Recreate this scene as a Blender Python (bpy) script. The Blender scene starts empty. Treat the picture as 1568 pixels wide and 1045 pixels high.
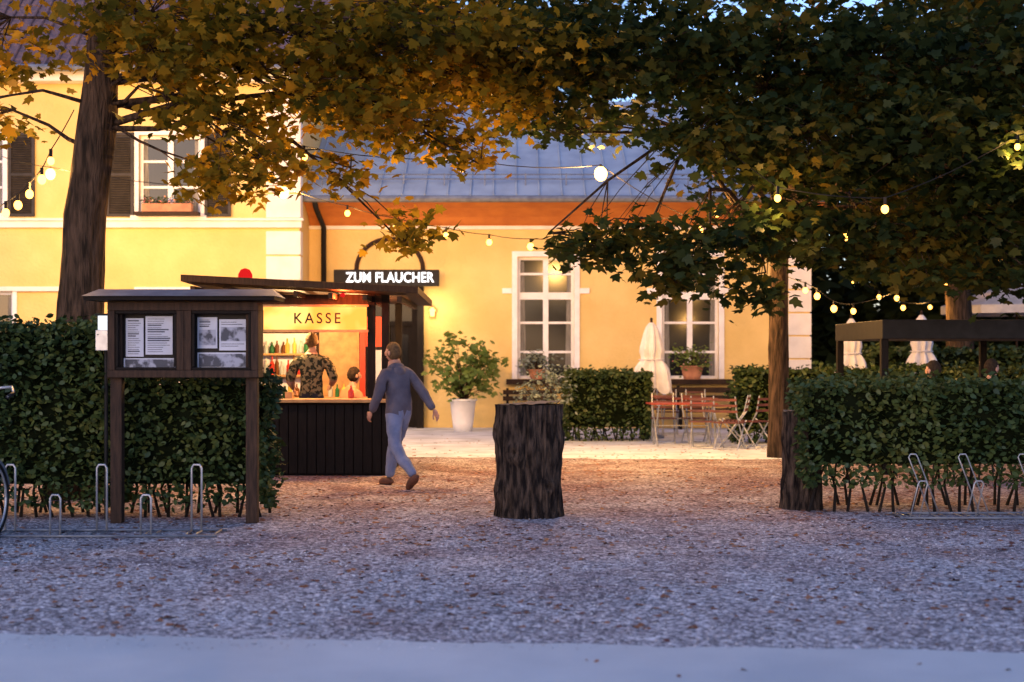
import bpy, math, random
import numpy as np
from mathutils import Vector, Matrix, noise as mnoise
random.seed(7); rng=np.random.default_rng(7)
D=bpy.data; scn=bpy.context.scene; col=scn.collection

# ---------------------------------------------------------------- materials
def nt(name):
    m=D.materials.new(name); m.use_nodes=True; t=m.node_tree; t.nodes.clear()
    o=t.nodes.new('ShaderNodeOutputMaterial'); return m,t,o
def pmat(name,c1,c2=None,scale=4,rough=.8,bump=0,bscale=30,stretch=(1,1,1),metal=0,spec=.3,ramp=(.35,.65),trans=0):
    m,t,o=nt(name); N=t.nodes.new; L=t.links.new
    b=N('ShaderNodeBsdfPrincipled'); L(b.outputs[0],o.inputs[0])
    b.inputs['Roughness'].default_value=rough; b.inputs['Metallic'].default_value=metal
    b.inputs['Specular IOR Level'].default_value=spec
    if c2 is None: c2=tuple(x*.75 for x in c1)
    tc=N('ShaderNodeTexCoord'); mp=N('ShaderNodeMapping'); mp.inputs['Scale'].default_value=stretch
    L(tc.outputs['Object'],mp.inputs[0])
    n=N('ShaderNodeTexNoise'); n.inputs['Scale'].default_value=scale; n.inputs['Detail'].default_value=4
    L(mp.outputs[0],n.inputs['Vector'])
    r=N('ShaderNodeValToRGB'); r.color_ramp.elements[0].position=ramp[0]; r.color_ramp.elements[1].position=ramp[1]
    r.color_ramp.elements[0].color=(*c2,1); r.color_ramp.elements[1].color=(*c1,1)
    L(n.outputs[0],r.inputs[0]); L(r.outputs[0],b.inputs['Base Color'])
    if bump:
        n2=N('ShaderNodeTexNoise'); n2.inputs['Scale'].default_value=bscale; n2.inputs['Detail'].default_value=3
        L(mp.outputs[0],n2.inputs['Vector'])
        bp=N('ShaderNodeBump'); bp.inputs['Strength'].default_value=bump; bp.inputs['Distance'].default_value=.03
        L(n2.outputs[0],bp.inputs['Height']); L(bp.outputs[0],b.inputs['Normal'])
    return m
def emat(name,c,s,c2=None):
    m,t,o=nt(name); e=t.nodes.new('ShaderNodeEmission'); e.inputs[0].default_value=(*c,1); e.inputs[1].default_value=s
    if c2:
        n=t.nodes.new('ShaderNodeTexNoise'); n.inputs['Scale'].default_value=2.2; r=t.nodes.new('ShaderNodeValToRGB')
        tc=t.nodes.new('ShaderNodeTexCoord'); t.links.new(tc.outputs['Object'],n.inputs['Vector'])
        r.color_ramp.elements[0].position=.38; r.color_ramp.elements[1].position=.62
        r.color_ramp.elements[0].color=(*c2,1); r.color_ramp.elements[1].color=(*c,1); t.links.new(n.outputs[0],r.inputs[0]); t.links.new(r.outputs[0],e.inputs[0])
    t.links.new(e.outputs[0],o.inputs[0]); return m
def leafmat(name,cols,trans=.45,rough=.6):
    m,t,o=nt(name); N=t.nodes.new; L=t.links.new
    g=N('ShaderNodeNewGeometry'); r=N('ShaderNodeValToRGB')
    els=r.color_ramp.elements
    while len(els)<len(cols): els.new(.5)
    for i,c in enumerate(cols): els[i].position=i/(len(cols)-1); els[i].color=(*c,1)
    n=N('ShaderNodeTexNoise'); n.inputs['Scale'].default_value=.9; n.inputs['Detail'].default_value=0
    tc=N('ShaderNodeTexCoord'); L(tc.outputs['Object'],n.inputs['Vector'])
    a=N('ShaderNodeMath'); a.operation='MULTIPLY_ADD'; a.inputs[1].default_value=.55
    b=N('ShaderNodeMath'); b.operation='MULTIPLY_ADD'; b.inputs[1].default_value=.9; b.inputs[2].default_value=-.22
    L(n.outputs[0],b.inputs[0]); L(g.outputs['Random Per Island'],a.inputs[0]); L(b.outputs[0],a.inputs[2])
    L(a.outputs[0],r.inputs[0])
    p=N('ShaderNodeBsdfDiffuse'); L(r.outputs[0],p.inputs['Color'])
    gl=N('ShaderNodeBsdfGlossy'); gl.inputs['Roughness'].default_value=.42; gl.inputs['Color'].default_value=(1,1,1,1)
    m0=N('ShaderNodeMixShader'); m0.inputs[0].default_value=.02; L(p.outputs[0],m0.inputs[1]); L(gl.outputs[0],m0.inputs[2])
    if trans<=0: L(m0.outputs[0],o.inputs[0]); return m
    tr=N('ShaderNodeBsdfTranslucent'); L(r.outputs[0],tr.inputs[0])
    mx=N('ShaderNodeMixShader'); mx.inputs[0].default_value=trans
    L(m0.outputs[0],mx.inputs[1]); L(tr.outputs[0],mx.inputs[2]); L(mx.outputs[0],o.inputs[0]); return m

M={}
M['yellow']=pmat('yellow_render',(.74,.54,.22),(.64,.46,.17),1.2,.9,.5,14)
M['white']=pmat('white_plaster',(.76,.74,.72),(.66,.64,.62),3,.85,.1,20)
M['frame']=pmat('white_window_frame',(.8,.8,.82),(.7,.7,.72),6,.5)
M['lamplit_orange']=pmat('lamplit_orange_soffit',(.55,.20,.05),(.45,.15,.04),3,.8)  # orange lamp light on the eave underside, put into the base colour
M['tile']=pmat('roof_tile',(.20,.13,.14),(.10,.08,.11),9,.8,.5,20)
M['metal_roof']=pmat('blue_grey_metal_roof',(.36,.45,.56),(.27,.34,.45),2,.5,.05,8,metal=.1)
M['zinc']=pmat('zinc',(.20,.23,.28),(.12,.14,.19),6,.5,metal=.4)
M['glass']=pmat('dark_glass',(.012,.014,.018),(.008,.01,.012),3,.12,spec=.3)
M['curtain']=pmat('curtain',(.25,.24,.22),(.1,.1,.09),12,.9,stretch=(6,1,.3))
M['shutter']=pmat('dark_shutter',(.035,.030,.03),(.02,.018,.018),8,.6)
M['darkwood']=pmat('dark_stained_wood',(.012,.009,.008),(.005,.004,.004),12,.7,.3,40,stretch=(4,4,.5),spec=.15)
M['midwood']=pmat('brown_wood',(.048,.027,.018),(.02,.012,.009),8,.7,.3,30,stretch=(5,5,.6),spec=.2)
M['counter']=pmat('counter_wood',(.5,.30,.12),(.34,.2,.08),8,.45,stretch=(1,6,1))
M['bark']=pmat('bark',(.085,.055,.038),(.020,.015,.011),7,.95,1,16,stretch=(3,3,.45),spec=.1)
M['bark2']=pmat('stump_bark',(.085,.062,.050),(.010,.008,.008),9,.95,1,26,stretch=(2.4,2.4,.5),ramp=(.40,.68),spec=.1)
M['cutwood']=pmat('cut_wood',(.20,.16,.14),(.09,.075,.07),10,.9,.5,40)
M['steel']=pmat('galvanised_steel',(.42,.45,.5),(.3,.32,.36),12,.4,metal=.6)
M['black']=pmat('black_metal',(.014,.014,.016),(.008,.008,.009),8,.6,spec=.2)
M['paper']=pmat('paper',(.50,.55,.68),(.42,.47,.60),5,.7)
M['photo']=pmat('poster_picture',(.30,.34,.46),(.05,.06,.09),11,.6,ramp=(.44,.56))
M['ink']=pmat('ink',(.08,.09,.13),(.06,.07,.1),5,.8)
M['canvas']=pmat('white_canvas',(.74,.72,.73),(.60,.58,.60),5,.9,.2,10)
M['redpaint']=pmat('red_painted_slat',(.34,.055,.03),(.22,.04,.025),6,.5)
M['chairslat']=pmat('brown_red_slat',(.13,.04,.03),(.07,.025,.02),6,.5)
M['whitepot']=pmat('white_ceramic_pot',(.74,.75,.78),(.64,.65,.68),4,.5)
M['terra']=pmat('terracotta',(.5,.24,.14),(.36,.16,.1),6,.8)
M['skin']=pmat('skin',(.48,.26,.19),(.40,.21,.15),8,.55)
M['hair_blond']=pmat('dark_blond_hair',(.16,.10,.05),(.08,.05,.028),40,.8,.6,90,spec=.1)
M['hair_dark']=pmat('dark_hair',(.04,.028,.02),(.02,.014,.01),40,.8,.6,90,spec=.1)
M['hoodie']=pmat('grey_hoodie',(.12,.115,.155),(.085,.082,.118),6,.95,.5,16,spec=.1)
M['jeans']=pmat('light_blue_jeans',(.21,.25,.40),(.14,.18,.31),7,.9,.5,18,spec=.1)
M['shoe']=pmat('brown_shoe',(.13,.05,.03),(.07,.03,.02),10,.6)
M['camo']=pmat('camouflage_shirt',(.17,.14,.08),(.018,.02,.014),20,.9,ramp=(.47,.52),spec=.1)
M['peach']=pmat('peach_shirt',(.6,.27,.15),(.5,.2,.1),5,.9)
M['darkcloth']=pmat('dark_cloth',(.025,.025,.035),(.015,.015,.022),6,.9)
M['soil']=pmat('soil',(.05,.035,.025),(.02,.015,.01),20,.95)
M['kassesign']=emat('lit_yellow_sign',(1,.60,.15),1.9,(1,.36,.05))
M['neon']=emat('lit_letters',(1,.93,.90),3.2)
M['bulb']=emat('warm_bulb',(1,.44,.07),9)
M['bulbbig']=emat('bright_bulb',(1,.48,.09),14)
M['bulbred']=emat('red_lamp',(1,.02,.02),.8)
M['lantern']=emat('frosted_lantern',(.9,.92,1),1.2)
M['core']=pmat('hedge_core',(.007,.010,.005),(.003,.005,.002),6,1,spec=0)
M['red']=pmat('red_panel',(.5,.05,.03),(.4,.04,.02),6,.5)
for n,c in dict(btl_green=(.03,.15,.05),btl_brown=(.15,.06,.02),btl_clear=(.5,.55,.5),btl_red=(.5,.05,.03),btl_yellow=(.7,.5,.1)).items():
    M[n]=pmat(n,c,None,5,.15,spec=.6)
L_autumn=leafmat('autumn_leaf',[(.035,.042,.008),(.085,.080,.010),(.20,.145,.014),(.36,.21,.016),(.34,.15,.014)],.52)
L_dark=leafmat('dark_green_leaf',[(.008,.018,.008),(.014,.028,.011),(.028,.044,.013),(.060,.062,.012),(.14,.095,.014)],.38)
L_hedge=leafmat('hedge_leaf',[(.012,.026,.010),(.026,.050,.020),(.050,.075,.022),(.085,.095,.026)],0)
L_plant=leafmat('pot_plant_leaf',[(.08,.15,.04),(.16,.23,.06),(.26,.31,.09)],.35)
L_sage=leafmat('sage_leaf',[(.10,.14,.11),(.18,.22,.18),(.26,.30,.26)],0)
L_far=leafmat('distant_leaf',[(.012,.024,.012),(.024,.040,.018),(.036,.054,.022)],0)
L_fallen=leafmat('fallen_leaf',[(.09,.045,.035),(.20,.09,.06),(.30,.15,.09),(.14,.06,.05),(.07,.04,.04)],0)
L_pink=leafmat('pink_flower',[(.6,.1,.12),(.8,.3,.3),(.7,.6,.5)],0)

def gravelmat():
    m,t,o=nt('gravel'); N=t.nodes.new; L=t.links.new
    p=N('ShaderNodeBsdfDiffuse')
    tc=N('ShaderNodeTexCoord')
    v=N('ShaderNodeTexVoronoi'); v.inputs['Scale'].default_value=42; L(tc.outputs['Object'],v.inputs['Vector'])
    sx=N('ShaderNodeSeparateColor'); L(v.outputs['Color'],sx.inputs[0])
    r=N('ShaderNodeValToRGB'); e=r.color_ramp.elements
    e[0].position=0; e[0].color=(.14,.13,.14,1); e[1].position=1; e[1].color=(.85,.84,.87,1)
    x=e.new(.6); x.color=(.40,.385,.41,1); L(sx.outputs[0],r.inputs[0])
    n=N('ShaderNodeTexNoise'); n.inputs['Scale'].default_value=.8; n.inputs['Detail'].default_value=6; n.inputs['Roughness'].default_value=.75
    L(tc.outputs['Object'],n.inputs['Vector'])
    sp=N('ShaderNodeSeparateXYZ'); L(tc.outputs['Object'],sp.inputs[0])
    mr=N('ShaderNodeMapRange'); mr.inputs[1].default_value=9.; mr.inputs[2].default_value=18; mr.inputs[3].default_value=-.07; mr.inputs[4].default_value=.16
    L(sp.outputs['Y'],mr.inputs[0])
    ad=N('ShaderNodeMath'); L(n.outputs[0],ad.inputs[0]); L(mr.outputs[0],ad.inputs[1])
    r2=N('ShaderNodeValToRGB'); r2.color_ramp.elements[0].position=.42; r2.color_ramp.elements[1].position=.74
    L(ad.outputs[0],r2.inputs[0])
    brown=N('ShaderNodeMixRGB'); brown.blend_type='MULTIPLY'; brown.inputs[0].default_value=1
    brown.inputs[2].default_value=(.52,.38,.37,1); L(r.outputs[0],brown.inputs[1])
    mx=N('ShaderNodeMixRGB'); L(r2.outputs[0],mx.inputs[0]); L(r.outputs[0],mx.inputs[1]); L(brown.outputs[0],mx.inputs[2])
    n3=N('ShaderNodeTexNoise'); n3.inputs['Scale'].default_value=9; n3.inputs['Detail'].default_value=3; L(tc.outputs['Object'],n3.inputs['Vector'])
    mr3=N('ShaderNodeMapRange'); mr3.inputs[1].default_value=.3; mr3.inputs[2].default_value=.7; mr3.inputs[3].default_value=.76; mr3.inputs[4].default_value=1.15; L(n3.outputs[0],mr3.inputs[0])
    ml=N('ShaderNodeMixRGB'); ml.blend_type='MULTIPLY'; ml.inputs[0].default_value=1; L(mx.outputs[0],ml.inputs[1]); L(mr3.outputs[0],ml.inputs[2])
    L(ml.outputs[0],p.inputs['Color'])
    bp=N('ShaderNodeBump'); bp.inputs['Strength'].default_value=.9; bp.inputs['Distance'].default_value=.010
    L(v.outputs['Distance'],bp.inputs['Height']); bp.invert=True
    L(bp.outputs[0],p.inputs['Normal'])
    L(p.outputs[0],o.inputs[0]); return m
M['gravel']=gravelmat()
M['asphalt']=pmat('pale_path_asphalt',(.60,.65,.68),(.49,.54,.58),.9,.9,.4,120,spec=.1)
M['paving']=pmat('forecourt_paving',(.62,.69,.80),(.42,.47,.56),2,.9,.3,40,spec=.1)

# ---------------------------------------------------------------- mesh builder
class MB:
    def __init__(s): s.v=[];s.f=[];s.mi=[];s.m=[]
    def mid(s,m):
        m=M[m] if isinstance(m,str) else m
        if m not in s.m: s.m.append(m)
        return s.m.index(m)
    def add(s,vs,fs,m):
        o=len(s.v); k=s.mid(m); s.v+= [tuple(a) for a in vs]
        for f in fs: s.f.append([i+o for i in f]); s.mi.append(k)
    def box(s,x0,x1,y0,y1,z0,z1,m,mat=None):
        vs=[Vector(p) for p in ((x0,y0,z0),(x1,y0,z0),(x1,y1,z0),(x0,y1,z0),(x0,y0,z1),(x1,y0,z1),(x1,y1,z1),(x0,y1,z1))]
        if mat: vs=[mat@p for p in vs]
        s.add(vs,[(0,3,2,1),(4,5,6,7),(0,1,5,4),(1,2,6,5),(2,3,7,6),(3,0,4,7)],m)
    def quad(s,pts,m): s.add(pts,[tuple(range(len(pts)))],m)
    def tube(s,pts,r,m,seg=8,wob=0,freq=3,cap=True):
        pts=[Vector(p) for p in pts]; n=len(pts)
        rs=r if isinstance(r,(list,tuple)) else [r]*n
        vs=[];fs=[]; up=Vector((0,0,1)); prev=None
        for i,p in enumerate(pts):
            t=(pts[min(i+1,n-1)]-pts[max(i-1,0)]).normalized()
            if prev is None:
                a=t.cross(up); a= a if a.length>.05 else t.cross(Vector((1,0,0)))
            else: a=prev-t*prev.dot(t)
            a.normalize(); prev=a; b=t.cross(a)
            for k in range(seg):
                an=2*math.pi*k/seg; d=a*math.cos(an)+b*math.sin(an); rr=rs[i]
                if wob: rr*=1+wob*(mnoise.noise((d*freq)+Vector((0,0,p.z*1.3+p.x)))+.5*mnoise.noise(d*freq*3+Vector((9,0,p.z*3))))
                vs.append(p+d*rr)
        for i in range(n-1):
            for k in range(seg):
                fs.append((i*seg+k,i*seg+(k+1)%seg,(i+1)*seg+(k+1)%seg,(i+1)*seg+k))
        if cap: fs.append(tuple(range(seg))[::-1]); fs.append(tuple((n-1)*seg+k for k in range(seg)))
        s.add(vs,fs,m)
    def rev(s,prof,c,m,seg=24,fn=None):
        vs=[];fs=[];n=len(prof)
        for i,(r,z) in enumerate(prof):
            for k in range(seg):
                a=2*math.pi*k/seg; rr=r*(fn(a,z) if fn else 1)
                vs.append((c[0]+rr*math.cos(a),c[1]+rr*math.sin(a),c[2]+z))
        for i in range(n-1):
            for k in range(seg): fs.append((i*seg+k,i*seg+(k+1)%seg,(i+1)*seg+(k+1)%seg,(i+1)*seg+k))
        fs.append(tuple(range(seg))[::-1]); fs.append(tuple((n-1)*seg+k for k in range(seg)))
        s.add(vs,fs,m)
    def ell(s,c,r,m,seg=14,rings=10,fn=None,mat=None):
        vs=[];fs=[]
        for i in range(rings+1):
            th=math.pi*i/rings
            for k in range(seg):
                a=2*math.pi*k/seg
                p=Vector((math.sin(th)*math.cos(a),math.sin(th)*math.sin(a),math.cos(th)))
                q=Vector((p.x*r[0],p.y*r[1],p.z*r[2]))
                if fn: q=fn(p,q)
                if mat: q=mat@q
                vs.append(Vector(c)+q)
        for i in range(rings):
            for k in range(seg): fs.append((i*seg+k,(i+1)*seg+k,(i+1)*seg+(k+1)%seg,i*seg+(k+1)%seg))
        s.add(vs,fs,m)
    def make(s,name,parent=None,smooth=False,bevel=0,loc=None):
        me=D.meshes.new(name); me.from_pydata(s.v,[],s.f)
        for m in s.m: me.materials.append(m)
        me.polygons.foreach_set('material_index',s.mi)
        if smooth: me.polygons.foreach_set('use_smooth',[True]*len(s.f))
        me.update(); ob=D.objects.new(name,me); col.objects.link(ob)
        if parent: ob.parent=parent
        if loc: ob.location=loc
        if bevel:
            b=ob.modifiers.new('bevel','BEVEL'); b.width=bevel; b.segments=2; b.limit_method='ANGLE'
        return ob
def empty(name,loc=(0,0,0),rot=0):
    e=D.objects.new(name,None); e.location=loc; e.rotation_euler=(0,0,rot); e.empty_display_size=.3; col.objects.link(e); return e

LOBED=np.array([(0,0),(.30,-.06),(.52,.12),(.34,.30),(.50,.62),(.24,.60),(0,1.0),(-.24,.60),(-.50,.62),(-.34,.30),(-.52,.12),(-.30,-.06)],float)
OVAL=np.array([(0,0),(.26,.22),(.30,.55),(0,1),(-.30,.55),(-.26,.22)],float)
QUADL=np.array([(0,0),(.32,.45),(0,1),(-.32,.45)],float)
def leaves(name,C,size,mat,parent=None,tmpl=OVAL,up=.6,droop=.3,fold=.25):
    """one mesh holding many small leaf faces. C (N,3), size (N,)"""
    C=np.asarray(C,float); n=len(C); k=len(tmpl)
    nr=rng.normal(size=(n,3)); nr/=np.linalg.norm(nr,axis=1)[:,None]; nr[:,2]=np.abs(nr[:,2]); nr[:,2]+=up
    nr/=np.linalg.norm(nr,axis=1)[:,None]
    a=rng.uniform(0,2*np.pi,n); d=np.stack([np.cos(a),np.sin(a),np.full(n,-droop)],1)
    d-=nr*np.sum(d*nr,1)[:,None]; d/=np.linalg.norm(d,axis=1)[:,None]
    s=np.cross(nr,d); size=np.asarray(size)*np.ones(n)
    x=tmpl[:,0][None,:,None]; y=tmpl[:,1][None,:,None]
    bend=(-fold*(np.abs(tmpl[:,0])+.35*tmpl[:,1]**2))[None,:,None]
    V=C[:,None,:]+size[:,None,None]*(s[:,None,:]*x+d[:,None,:]*y+nr[:,None,:]*bend)
    me=D.meshes.new(name); me.vertices.add(n*k); me.vertices.foreach_set('co',V.reshape(-1))
    me.loops.add(n*k); me.loops.foreach_set('vertex_index',np.arange(n*k,dtype=np.int32))
    me.polygons.add(n); me.polygons.foreach_set('loop_start',np.arange(0,n*k,k,dtype=np.int32))
    me.polygons.foreach_set('loop_total',np.full(n,k,dtype=np.int32))
    me.materials.append(mat); me.update(); me.validate()
    ob=D.objects.new(name,me); col.objects.link(ob)
    if parent: ob.parent=parent
    return ob

# ---------------------------------------------------------------- ground
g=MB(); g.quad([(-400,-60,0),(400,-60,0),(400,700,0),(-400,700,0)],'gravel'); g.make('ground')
g=MB()
xs=np.linspace(-60,60,1400); edge=[]
for x in xs: edge.append((x,7.93-.09*x+.05*mnoise.noise(Vector((x*1.7,0,0)))+.07*mnoise.noise(Vector((x*13,3,0))),.004) if abs(x)<20 else (x,7.93-.09*max(-20,min(20,x)),.004))
vs=edge+[(x,-55,.004) for x in xs]; n=len(xs)
g.add(vs,[(i,n+i,n+i+1,i+1) for i in range(n-1)],'asphalt'); g.make('footpath')
g=MB(); pts=[]
for i in range(80):
    x=-2.6+8.4*i/79; pts.append((x,22.7+.35*mnoise.noise(Vector((x*.7,5,0)))+.1*mnoise.noise(Vector((x*4,5,0)))-(0.5 if x>0 else .1),.004))
vs=pts+[(p[0],31.98,.004) for p in pts]
g.add(vs,[(i,i+1,81+i,80+i) for i in range(79)],'paving'); g.make('forecourt_paving')
n=8500
X=rng.uniform(-9,11,n); Y=8.3+22*rng.beta(1.1,2.0,n)
keep=np.array([mnoise.noise(Vector((x*.6,y*.6,0)))+.35*rng.normal()>-.1 for x,y in zip(X,Y)])
C=np.stack([X,Y,np.full(n,.012)],1)[keep]
leaves('fallen_leaves',C,rng.uniform(.03,.085,len(C)),L_fallen,tmpl=LOBED,up=2.5,droop=0,fold=.5)
n=14; leaves('fallen_leaves',np.stack([rng.uniform(-4,4,n),rng.uniform(6.4,8.2,n),np.full(n,.015)],1),rng.uniform(.02,.045,n),L_fallen,tmpl=LOBED,up=2.5,droop=0,fold=.4)
n=13000; X=rng.uniform(-6,6,n); Y=7.75+7*rng.beta(1,1.6,n)
C=np.stack([X,Y,np.full(n,.009)],1)
mpeb=leafmat('pebble',[(.22,.21,.22),(.5,.49,.52),(.82,.82,.86)],0)
leaves('loose_gravel',C,rng.uniform(.010,.028,n),mpeb,tmpl=OVAL,up=1.2,droop=0,fold=.9)

# ---------------------------------------------------------------- buildings
def wall(mb,x0,x1,z0,z1,y,ops,m,rev=.18):
    xs=sorted({x0,x1,*[a for o in ops for a in o[:2]]}); zs=sorted({z0,z1,*[a for o in ops for a in o[2:4]]})
    for i in range(len(xs)-1):
        for j in range(len(zs)-1):
            cx=(xs[i]+xs[i+1])/2; cz=(zs[j]+zs[j+1])/2
            if any(o[0]<cx<o[1] and o[2]<cz<o[3] for o in ops): continue
            mb.quad([(xs[i],y,zs[j]),(xs[i+1],y,zs[j]),(xs[i+1],y,zs[j+1]),(xs[i],y,zs[j+1])],m)
    for a,b,c,d in [o[:4] for o in ops]:
        mb.quad([(a,y,c),(a,y+rev,c),(a,y+rev,d),(a,y,d)],m); mb.quad([(b,y,c),(b,y,d),(b,y+rev,d),(b,y+rev,c)],m)
        mb.quad([(a,y,c),(b,y,c),(b,y+rev,c),(a,y+rev,c)],m); mb.quad([(a,y,d),(a,y+rev,d),(b,y+rev,d),(b,y,d)],m)
def window(mb,x0,x1,z0,z1,y,rows,trim=.12,thick_row=None,sill=True):
    t=trim; p=.04
    mb.box(x0-t,x0,y-p,y+.02,z0,z1,'frame'); mb.box(x1,x1+t,y-p,y+.02,z0,z1,'frame')
    mb.box(x0-t,x1+t,y-p-.003,y+.02,z1,z1+t,'frame')
    if sill: mb.box(x0-t-.06,x1+t+.06,y-.14,y+.02,z0-.09,z0,'white')
    f=.07; yy=y+.10
    mb.box(x0,x0+f,yy,yy+.06,z0,z1,'frame'); mb.box(x1-f,x1,yy,yy+.06,z0,z1,'frame')
    mb.box(x0+f,x1-f,yy,yy+.06,z0,z0+f,'frame'); mb.box(x0+f,x1-f,yy,yy+.06,z1-f,z1,'frame')
    cx=(x0+x1)/2; mb.box(cx-.06,cx+.06,yy-.012,yy+.05,z0+f,z1-f,'frame')
    for r in rows:
        h=.08 if r==thick_row else .026
        z=z0+(z1-z0)*r
        mb.box(x0+f,cx-.06,yy+.004,yy+.05,z-h,z+h,'frame'); mb.box(cx+.06,x1-f,yy+.004,yy+.05,z-h,z+h,'frame')
    mb.quad([(x0+.03,yy+.045,z0+.03),(x1-.03,yy+.045,z0+.03),(x1-.03,yy+.045,z1-.03),(x0+.03,yy+.045,z1-.03)],'glass')
    mb.quad([(x0+.08,yy+.041,z0+.08),(x0+.2,yy+.041,z0+.08),(x0+.15,yy+.041,z1-.1),(x0+.08,yy+.041,z1-.1)],'curtain')
    mb.quad([(x1-.2,yy+.041,z0+.08),(x1-.08,yy+.041,z0+.08),(x1-.08,yy+.041,z1-.1),(x1-.15,yy+.041,z1-.1)],'curtain')

inn=empty('yellow_inn_building')
mb=MB(); YL=30.5
ops=[(-8.0,-6.68,4.62,6.35),(-12.2,-10.9,4.62,6.35),(-8.0,-6.68,1.1,3.0),(-12.4,-10.7,.9,3.0)]
wall(mb,-20,-4.56,0,7.7,YL,ops,'yellow')
mb.quad([(-4.56,YL,0),(-4.56,42,0),(-4.56,42,7.7),(-4.56,YL,7.7)],'yellow')
mb.quad([(-20,YL,0),(-20,YL,7.7),(-20,42,7.7),(-20,42,0)],'yellow')
mb.quad([(-20,42,0),(-20,42,7.7),(-4.56,42,7.7),(-4.56,42,0)],'yellow')
mb.make('house_walls',inn)
mb=MB()
mb.box(-20,-4.50,YL-.10,YL+.0,4.36,4.50,'white'); mb.box(-20,-4.46,YL-.15,YL-.003,4.503,4.56,'white')
mb.box(-20,-4.4,YL-.35,YL-.002,7.45,7.7,'white')
mb.box(-20,-9.2,YL-.08,YL-.002,3.0,3.1,'white')
z=0.0;i=0
while z<7.4:
    if not 4.2<z<4.5: mb.box(-5.27,-4.53,YL-.035,YL+.3,z+.008,min(z+.52,4.35 if z<4.3 else 7.44)-.008,'white')
    z+=.54;
    if 4.3<z<4.7: z=4.57
mb.make('house_trim',inn,bevel=.008)
mb=MB()
for o in ops[:2]: window(mb,*o,YL,[.36,.68],.09)
for o in ops[2:]: window(mb,*o,YL,[.5],.09)
mb.make('house_windows',inn)
mb=MB()
def shutter(mb,x0,x1,z0,z1,y):
    mb.box(x0,x0+.06,y-.07,y-.02,z0,z1,'shutter'); mb.box(x1-.06,x1,y-.07,y-.02,z0,z1,'shutter')
    mb.box(x0+.05,x1-.05,y-.024,y-.004,z0+.02,z1-.02,'shutter')
    for zz in (z0,(z0+z1)/2-.03,z1-.06): mb.box(x0+.06,x1-.06,y-.068,y-.026,zz,zz+.06,'shutter')
    z=z0+.08
    while z<z1-.08:
        mt=Matrix.Translation(((x0+x1)/2,y-.045,z))@Matrix.Rotation(math.radians(35),4,'X')
        mb.box(-(x1-x0)/2+.06,(x1-x0)/2-.06,-.022,.022,-.006,.006,'shutter',mt); z+=.05
for a in (-8.0,-12.2):
    shutter(mb,a-.68,a-.1,4.6,6.4,YL); b=a+1.32; shutter(mb,b+.1,b+.66,4.6,6.4,YL)
mb.make('window_shutters',inn)
mb=MB()
E=-.5
ny=26
for i in range(ny):
    y0=YL+E+i*.22; z0=7.72+i*.2
    mb.quad([(-20.3,y0,z0),(-4.1,y0,z0),(-4.1,y0+.235,z0+.19),(-20.3,y0+.235,z0+.19)],'tile')
    mb.quad([(-20.3,y0,z0-.04),(-4.1,y0,z0-.04),(-4.1,y0,z0),(-20.3,y0,z0)],'tile')
mb.quad([(-20.3,YL+E+5.72,12.9),(-4.1,YL+E+5.72,12.9),(-4.1,42.5,7.7),(-20.3,42.5,7.7)],'tile')
mb.quad([(-4.56,YL,7.7),(-4.56,42,7.7),(-4.56,YL+5.3,12.7)],'yellow')
for x in np.arange(-20.2,-4.1,.24): mb.tube([(x,YL+E,7.75),(x,YL+E+5.7,12.93)],.03,'tile',5)
mb.tube([(-20.3,YL+E-.08,7.68),(-4.1,YL+E-.08,7.68)],.08,'zinc',8)
mb.make('house_roof',inn)
YW=32.0; X1=6.7
wops=[(.12,1.40,1.10,3.85),(3.37,4.65,1.10,3.85)]
mb=MB()
wall(mb,-4.56,X1,0,4.55,YW,wops+[(-3.38,-2.12,0.0,3.15)],'yellow',.25)
mb.quad([(X1,YW,0),(X1,41,0),(X1,41,4.6),(X1,YW,4.6)],'yellow')
mb.quad([(X1,YW,4.6),(X1,41,4.6),(X1,36.5,8)],'yellow')
mb.quad([(-4.56,41,0),(-4.56,41,4.6),(X1,41,4.6),(X1,41,0)],'yellow')
mb.make('wing_walls',inn)
mb=MB()
for o in wops: window(mb,*o,YW,[.22,.46,.68,.86],.12,.68,False)
for o in wops:
    mb.box(o[0]-.34,o[0]-.125,YW-.05,YW+.02,3.02,3.14,'frame'); mb.box(o[1]+.125,o[1]+.34,YW-.05,YW+.02,3.02,3.14,'frame')
    mb.box(o[0]-.25,o[1]+.25,YW-.22,YW-.001,.98,1.095,'midwood')
mb.make('wing_windows',inn)
mb=MB()
z=0
while z<4.4:
    mb.box(6.22,6.73,YW-.035,YW+.4,z+.008,min(z+.5,4.54)-.008,'white'); z+=.52
mb.box(-4.56,6.2,YW-.05,YW-.002,4.46,4.54,'white')
mb.make('wing_trim',inn,bevel=.006)
mb=MB()
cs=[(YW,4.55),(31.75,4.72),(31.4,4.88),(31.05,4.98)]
for (ya,za),(yb,zb) in zip(cs[:-1],cs[1:]): mb.quad([(-4.55,ya,za),(-4.55,yb,zb),(7.0,yb,zb),(7.0,ya,za)],'lamplit_orange')
mb.quad([(7.0,YW,4.55),(7.0,31.05,4.98),(7.0,31.05,5.1),(7.0,YW,5.6)],'lamplit_orange')
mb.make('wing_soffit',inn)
mb=MB()
def rz(y): return 5.12+(y-31.0)*.55
mb.quad([(-4.55,30.98,rz(30.98)),(7.1,30.98,rz(30.98)),(7.1,36.5,rz(36.5)),(-4.55,36.5,rz(36.5))],'metal_roof')
mb.quad([(-4.55,36.5,rz(36.5)),(7.1,36.5,rz(36.5)),(7.1,42,5.1),(-4.55,42,5.1)],'metal_roof')
mb.box(-4.55,7.1,30.99,31.03,4.98,5.10,'zinc')
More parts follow.
